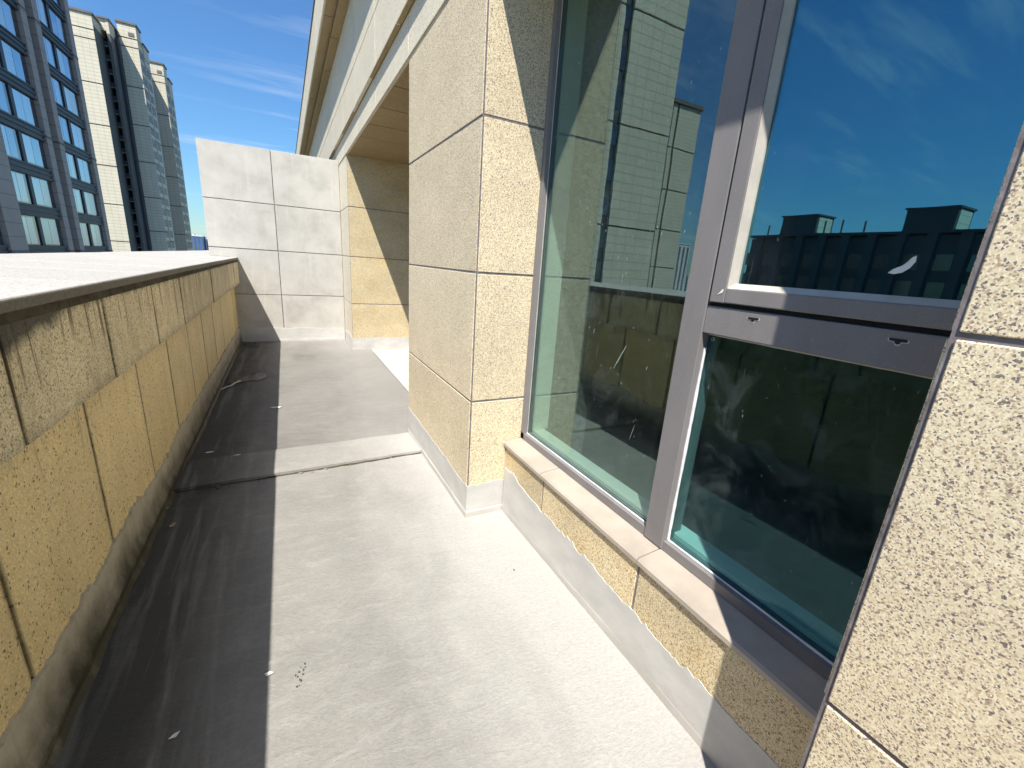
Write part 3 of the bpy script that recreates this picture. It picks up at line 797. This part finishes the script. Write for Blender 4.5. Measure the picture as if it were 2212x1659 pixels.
# dark empty room behind the glass
rm = tag(empty('room', (3.0, 1.1, 0)), kind='structure')
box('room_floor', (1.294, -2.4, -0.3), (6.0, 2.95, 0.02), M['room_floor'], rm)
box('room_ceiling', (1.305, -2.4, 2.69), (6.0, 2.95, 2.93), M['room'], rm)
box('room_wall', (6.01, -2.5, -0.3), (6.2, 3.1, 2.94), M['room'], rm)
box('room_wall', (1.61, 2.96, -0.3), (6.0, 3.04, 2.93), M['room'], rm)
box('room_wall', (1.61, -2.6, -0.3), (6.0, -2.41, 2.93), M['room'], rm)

# torn label stuck on the sash glass
def flake(name, outline, mat, at, label, cat, group=None, normal='z', th=0.0012, curl=0.0, rot=0.0):
    """small torn piece with an uneven outline, slightly curled"""
    V, F = [], []
    ca, sa = math.cos(rot), math.sin(rot)
    n = len(outline)
    for side in (0, 1):
        for u, v in outline:
            h = curl * (u * u + 0.6 * v * v) / max(abs(q[0]) for q in outline) ** 2 + (th if side else 0)
            uu, vv = u * ca - v * sa, u * sa + v * ca
            V.append((uu, vv, h) if normal == 'z' else (-h, uu, vv))
        V.append((0, 0, th if side else 0) if normal == 'z' else (-(th if side else 0), 0, 0))
    for i in range(n):
        j = (i + 1) % n
        F += [(n, j, i), (2 * n + 1, n + 1 + i, n + 1 + j), (i, j, n + 1 + j, n + 1 + i)]
    o = link(name, mesh_of(name, V, F, mat), None, at)
    bm = bmesh.new(); bm.from_mesh(o.data); bmesh.ops.recalc_face_normals(bm, faces=bm.faces); bm.to_mesh(o.data); bm.free()
    return tag(o, label, cat, group)
flake('torn_label', [(-0.02, 0.022), (-0.0215, 0.010), (-0.015, -0.003), (-0.004, -0.013), (0.010, -0.0165), (0.0205, -0.0145), (0.0125, -0.006), (0.0, 0.001), (-0.009, 0.009), (-0.0135, 0.018)], M['paper'], (1.1572, 0.45, 1.452), 'torn white label scrap stuck to the upper sash glass', 'label', normal='x', th=0.0006)
flake('peeling_film', [(0.012, -0.011), (0.004, -0.0065), (-0.004, -0.003), (-0.008, 0.006), (-0.004, 0.007), (0.002, 0.0)], M['paper'], (1.1252, 0.842, 1.366), 'tiny white flap of protective film peeling at the sash corner', 'film', normal='x', th=0.0005)

# litter on the floor
flake('paper_scrap', [(-0.05, 0.0), (-0.028, 0.016), (0.012, 0.018), (0.045, 0.004), (0.03, -0.018), (-0.015, -0.013)], M['paper'], (-0.16, 4.21, 0.004), 'white paper scrap lying across the shadow edge on the far screed', 'paper scrap', 'small white scraps on the floor', curl=0.006)
flake('paper_scrap', [(-0.013, 0.004), (0.004, 0.008), (0.015, -0.003), (-0.006, -0.008)], M['paper'], (-0.143, 1.338, 0.003), 'tiny white scrap on the sunlit side of the shadow edge near the camera', 'paper scrap', 'small white scraps on the floor', curl=0.002)
flake('paper_scrap', [(-0.012, -0.006), (0.0, 0.007), (0.014, 0.008), (0.006, -0.006)], M['paper'], (-0.383, 1.23, 0.003), 'tiny white scrap in the shadow at the bottom of the picture', 'paper scrap', 'small white scraps on the floor', curl=0.002)
flake('paper_scrap', [(-0.025, 0.0), (-0.008, 0.010), (0.022, 0.006), (0.024, -0.006), (-0.01, -0.008)], M['paper'], (-0.556, 3.34, 0.003), 'white scrap in the shadow just beyond the step, close to the parapet', 'paper scrap', 'small white scraps on the floor', curl=0.003)
flake('paper_scrap', [(-0.022, -0.004), (0.0, 0.006), (0.024, 0.004), (0.01, -0.007)], M['paper'], (-0.382, 3.2, 0.019), 'white sliver on the threshold strip in the middle of the shadow', 'paper scrap', 'small white scraps on the floor', curl=0.002)
flake('dry_leaf', [(-0.010, 0.0), (0.0, 0.008), (0.010, 0.002), (0.003, -0.008)], M['leaf'], (-0.655, 2.616, 0.009), 'pale yellow leaf fragment at the mossy foot of the parapet', 'leaf', curl=0.004)
flake('dry_leaf', [(-0.02, -0.006), (-0.006, 0.012), (0.016, 0.010), (0.02, -0.004), (0.0, -0.010)], M['leaf'], (-0.6, 2.43, 0.003), 'curled brown leaf fragment in the shadow below the step', 'leaf', curl=0.008, rot=0.9)
# pale plastic strip and the black film beside it
mb = MB(); n = 14
for k in range(n + 1):
    t = k / n; x = -0.655 + 0.15 * t + 0.01 * math.sin(t * 5); y = 4.90 + 0.30 * t
    w = 0.012 + 0.012 * t * t; h = 0.006 + 0.006 * math.sin(t * 7) ** 2
    for (a, b) in ((-w, 0), (-w * 0.3, 0.008), (w * 0.4, 0.006), (w, 0)): mb.v.append((x + a * 0.9, y - a * 0.45, h + b))
for k in range(n):
    for a in range(4): q = k * 4; c2 = (a + 1) % 4; mb.f.append((q + a, q + c2, q + 4 + c2, q + 4 + a))
mb.f.append((0, 1, 2, 3)); mb.f.append(tuple(n * 4 + i for i in (3, 2, 1, 0)))
tag(mb.build('plastic_strip', M['twine'], None, True), 'pale twisted plastic strip lying in the gutter by the parapet', 'plastic strip')
V, F = [], []
nx, ny = 16, 10
for j in range(ny + 1):
    for i in range(nx + 1):
        u, v = i / nx - 0.5, j / ny - 0.5
        edge = max(abs(u), abs(v)) * 2
        h = (0.020 * abs(noise.noise((u * 5, v * 6, 2.2))) + 0.014 * abs(noise.noise((u * 13, v * 11, 5)))) * (1 - 0.75 * edge ** 3) + 0.003
        V.append((0.36 * u * (1 + 0.35 * noise.noise((v * 5, 1, 1))), 0.30 * v * (1 + 0.5 * noise.noise((u * 6, 4, 1))) + 0.10 * u, h))
for j in range(ny):
    for i in range(nx): a = j * (nx + 1) + i; F.append((a, a + 1, a + nx + 2, a + nx + 1))
tag(link('plastic_film', mesh_of('plastic_film', V, F, M['rag'], True), None, (-0.45, 5.33, 0.003)), 'crumpled black plastic film in the shadow beside the parapet', 'plastic film')
# ------------------------------------------------------------------ towers
def tower_windows(parent, xf, bays, floors, pitch, z0):
    pass
t1 = tag(empty('apartment_tower', (-24, 49, -75)), 'tall shaded apartment tower at the far left with rows of dark windows', 'tower')
TX, TY0, TY1, TZ = -17.0, 34.5, 64.5, 46.0
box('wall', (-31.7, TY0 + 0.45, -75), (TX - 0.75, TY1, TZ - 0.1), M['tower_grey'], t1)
# sunlit end wall with a slot of windows
for (x0, x1) in ((-31.7, -25.6), (-24.7, TX - 0.05)):
    lo = -75
    for k in range(-8, 6):
        z0 = 1.4 + 34.5 * 0.127 + k * 8.72; z1 = z0 + 8.72 - 0.16
        if z0 > TZ: break
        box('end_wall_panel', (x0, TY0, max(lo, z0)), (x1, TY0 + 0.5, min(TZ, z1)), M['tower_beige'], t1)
sw = box('window_slot', (-25.7, TY0 + 0.28, -75), (-24.6, TY0 + 0.47, TZ), M['spandrel'], t1)
for k in range(-6, 15):
    z = 0.6 + 3.0 * k
    box('window', (-25.55, TY0 + 0.2, z), (-24.78, TY0 + 0.3, z + 1.75), M['pane_dark'], t1)
PIERS = [(TY0, 36.0), (43.9, 46.3), (53.4, 54.4), (55.8, 56.8), (63.5, 64.5)]
for i, (a, b) in enumerate(PIERS):
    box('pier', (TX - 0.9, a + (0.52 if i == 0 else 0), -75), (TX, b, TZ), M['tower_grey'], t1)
box('recess_strip', (TX - 0.76, 54.25, -75), (TX - 0.45, 55.75, TZ - 1), M['spandrel'], t1)
PITCH = 3.06
BAYS = [(36.0, 43.9), (46.3, 53.4), (56.8, 63.5)]
for k in range(-4, 15):
    zc = -0.05 + PITCH * k
    for bi, (a, b) in enumerate(BAYS):
        sp_ = box('spandrel', (TX - 0.76, a - 0.02, zc - 0.45), (TX - 0.16, b + 0.02, zc + 0.45), M['spandrel'], t1)
        for dz in (-0.36, 0.0, 0.36):
            box('ridge', (TX - 0.3, a, zc + dz - 0.055), (TX - 0.08, b, zc + dz + 0.055), M['spandrel'], sp_)
        mid = (a + b) / 2 - 0.35
        box('mullion', (TX - 0.76, mid - 0.24, zc + 0.45), (TX - 0.20, mid + 0.24, zc + PITCH - 0.45), M['spandrel'], t1)
        for (wa, wb) in ((a + 0.1, mid - 0.24), (mid + 0.24, b - 0.1)):
            wz0, wz1 = zc + 0.46, zc + PITCH - 0.46
            w_ = box('window', (TX - 0.77, wa, wz0), (TX - 0.28, wb, wz1), M['pane_dark'], t1)
            L = wb - wa
            pa = wa + L * 0.04; pw_ = L * 0.36
            for q in range(2):
                box('pane', (TX - 0.30, pa + q * (pw_ + 0.05), wz0 + 0.1), (TX - 0.26, pa + q * (pw_ + 0.05) + pw_, wz1 - 0.1), M['pane_sky'], w_)
    if k % 3 == 0:
        for a, b in PIERS[1:]:
            box('pier_joint', (TX - 0.5, a - 0.03, zc - 0.08), (TX + 0.03, b + 0.03, zc + 0.08), M['cornice'], t1)
box('roof', (-31.9, TY0 - 0.2, TZ), (TX + 0.2, TY1 + 0.2, TZ + 0.6), M['cornice'], t1)

def slab_tower(name, dx, dy, label):
    e = tag(empty(name, (-38 + dx, 165 + dy, -75)), label, 'tower', 'matching beige towers with balconies')
    def B(nm, a, b, mat, parent=e): return box(nm, (a[0] + dx, a[1] + dy, a[2]), (b[0] + dx, b[1] + dy, b[2]), mat, parent)
    def banded(nm, x0, x1, y0, y1, top, mat):
        B(nm, (x0 + 0.12, y0 + 0.12, -75), (x1 - 0.12, y1, top - 0.3), M['cornice'])
        zs = [top, top - 3.2]
        z = top - 5.2
        while z > -20: zs.append(z); z -= 9.1
        zs.append(-75)
        for i in range(len(zs) - 1):
            B('cladding_panel', (x0, y0, zs[i + 1] + 0.13), (x1, y1 + 0.02, zs[i] - 0.13), M['tower_beige'])
        r = B('roof', (x0 - 0.25, y0 - 0.25, top - 0.1), (x1 + 0.25, y1, top + 0.35), M['cornice'])
    banded('wing', -62, -36.3, 152, 186, 51.2, None)
    banded('wing', -34.15, -30.4, 163, 167.5, 54.6, None)
    banded('rear_block', -34, -30.2, 167.6, 173, 52.0, None)
    # side pier throwing the slanting shadow, its own shade painted dark; balcony bay
    B('fin_wall', (-35.2, 157.5, -75), (-34.6, 163.4, 49.6), M['bay_dark'])
    B('fin_head', (-35.2, 157.5, 49.6), (-34.6, 163.4, 52.6), M['tower_beige'])  # same pier, its sunlit top left beige
    B('bay_roof', (-36.7, 157.2, 52.6), (-34.4, 163.5, 52.95), M['cornice'])
    B('side_panel', (-36.4, 152.4, -75), (-36.2, 161, 49.0), M['bay_dark'])
    B('bay_head', (-36.6, 157.6, 50.2), (-35.21, 163.3, 52.59), M['tower_beige'])
    B('bay_back', (-37.2, 161.0, -75), (-34.0, 163.6, 50.2), M['spandrel'])
    B('side_strip', (-34.62, 162.2, -75), (-34.1, 163.5, 52.6), M['spandrel'])
    for k in range(-2, 17):
        z = -1.0 + 3.0 * k
        s_ = B('balcony', (-36.98, 158.4, z), (-35.22, 161.02, z + 0.25), M['tower_grey'])
        B('railing', (-36.98, 158.3, z + 0.25), (-35.22, 158.42, z + 1.2), M['spandrel'], s_)
        for y0, n, xx, zt in ((163.35, 3, -30.4, 52.0), (167.9, 3, -30.2, 49.0)):
            if z + 2.4 > zt: continue
            for q in range(n):
                yy = y0 + 0.25 + q * 1.35
                B('window', (xx - 0.2, yy, z + 0.5), (xx + 0.04, yy + 0.75, z + 2.5), M['window_dull'])
    B('vent', (-32.1, 162.9, 51.9), (-30.9, 163.1, 52.7), M['cornice'])
    return e
slab_tower('apartment_tower', 0, 0, 'beige tower behind the shaded one, nearer of the two with dark balcony stacks')
slab_tower('apartment_tower', 0.5, 27, 'beige tower standing farthest back, beside the open sky')
# towers off to the left that show only as reflections
t4 = tag(empty('apartment_tower', (-84, 90, -75)), 'narrow beige tower seen only as a reflection beside the sky in the fixed pane', 'tower')
zt = 38.4
box('wall', (-85.3, 80.2, -75), (-77.2, 100, zt - 0.2), M['cornice'], t4)
z = zt
for i in range(10):
    box('cladding_panel', (-78.0, 80, z - 8.6), (-76.9, 81, z - 0.1), M['tower_beige'], t4)
    box('cladding_panel', (-85.4, 80, z - 8.6), (-78.6, 81, z - 0.1), M['tower_beige'], t4)
    z -= 8.8
box('roof', (-85.8, 79.6, zt), (-76.4, 100.2, zt + 0.7), M['cornice'], t4)
t5 = tag(empty('apartment_block', (-66, 34, -75)), 'dark backlit apartment block with two roof houses reflected in the opening sash', 'building')
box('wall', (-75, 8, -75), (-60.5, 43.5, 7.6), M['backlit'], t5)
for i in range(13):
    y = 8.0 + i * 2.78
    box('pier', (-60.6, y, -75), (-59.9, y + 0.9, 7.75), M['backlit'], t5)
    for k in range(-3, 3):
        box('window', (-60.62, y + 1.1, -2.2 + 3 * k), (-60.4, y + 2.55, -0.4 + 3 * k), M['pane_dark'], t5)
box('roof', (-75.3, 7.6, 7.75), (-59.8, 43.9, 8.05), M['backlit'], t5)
for (a, b) in ((34.6, 39.2), (20.9, 25.3)):
    rh = box('roof_house', (-64.0, a, 8.05), (-60.1, b, 10.3), M['backlit'], t5)
    box('lit_end_panel', (-63.6, a - 0.06, 8.2), (-60.5, a + 0.05, 10.1), M['tower_beige'], rh)  # beige panel paints the sunlit side of the roof house
    box('roof_house_cap', (-64.15, a - 0.15, 10.3), (-59.95, b + 0.15, 10.5), M['backlit'], t5)
for y in (15, 18, 29, 31.5, 33.5, 41.0):
    box('roof_pipe', (-60.4, y, 8.05), (-60.25, y + 0.15, 9.0 + (y % 2) * 0.4), M['cornice'], t5)

# far city on the horizon
def city_block(x0, x1, y0, d, top, mat, label, stripes, smat):
    e = tag(empty('city_block', ((x0 + x1) / 2, y0 + d / 2, -75)), label, 'building', 'far city blocks on the horizon')
    box('wall', (x0, y0, -75), (x1, y0 + d, top), M[mat], e)
    box('roof', (x0 - 0.4, y0 - 0.4, top), (x1 + 0.4, y0 + d, top + 1.0), M['city_white'], e)
    n = int((x1 - x0) / stripes)
    for i in range(n):
        x = x0 + (i + 0.3) * (x1 - x0) / n
        box('window_strip', (x, y0 - 0.25, -60), (x + (x1 - x0) / n * 0.4, y0 + 0.1, top - 2.2), M[smat], e)
    return e
cb = city_block(-102, -90.5, 620, 30, 10.0, 'city_white', 'white far block beside the farthest tower, with a flat roof', 6.0, 'city_dark')
bl = city_block(-89.8, -79.0, 600, 25, 8.6, 'city_blue', 'blue glazed far block between two white ones on the horizon', 3.4, 'city_dark')
for x in (-87.5, -84.6, -81.4):
    mb = MB(); mb.prism([(x + 1.1 * math.cos(a), 8.9 + 1.7 * math.sin(a)) for a in [i * math.pi / 8 for i in range(9)]], 1, 600, 603)
    mb.build('roof_arch', M['city_white'], bl)
city_block(-78.4, -66, 610, 30, 8.9, 'city_white', 'white far block just left of the partition wall edge', 4.0, 'city_dark')
city_block(-330, -300, 290, 30, 30, 'city_white', 'pale far block seen as a reflection low in the fixed pane', 5.0, 'city_dark')
city_block(-520, -440, 420, 40, 6, 'city_white', 'long low far block reflected near the window mullion', 8.0, 'city_dark')
city_block(-40, 10, 900, 40, 12, 'city_white', 'wide far block hidden behind the partition wall', 8.0, 'city_dark')
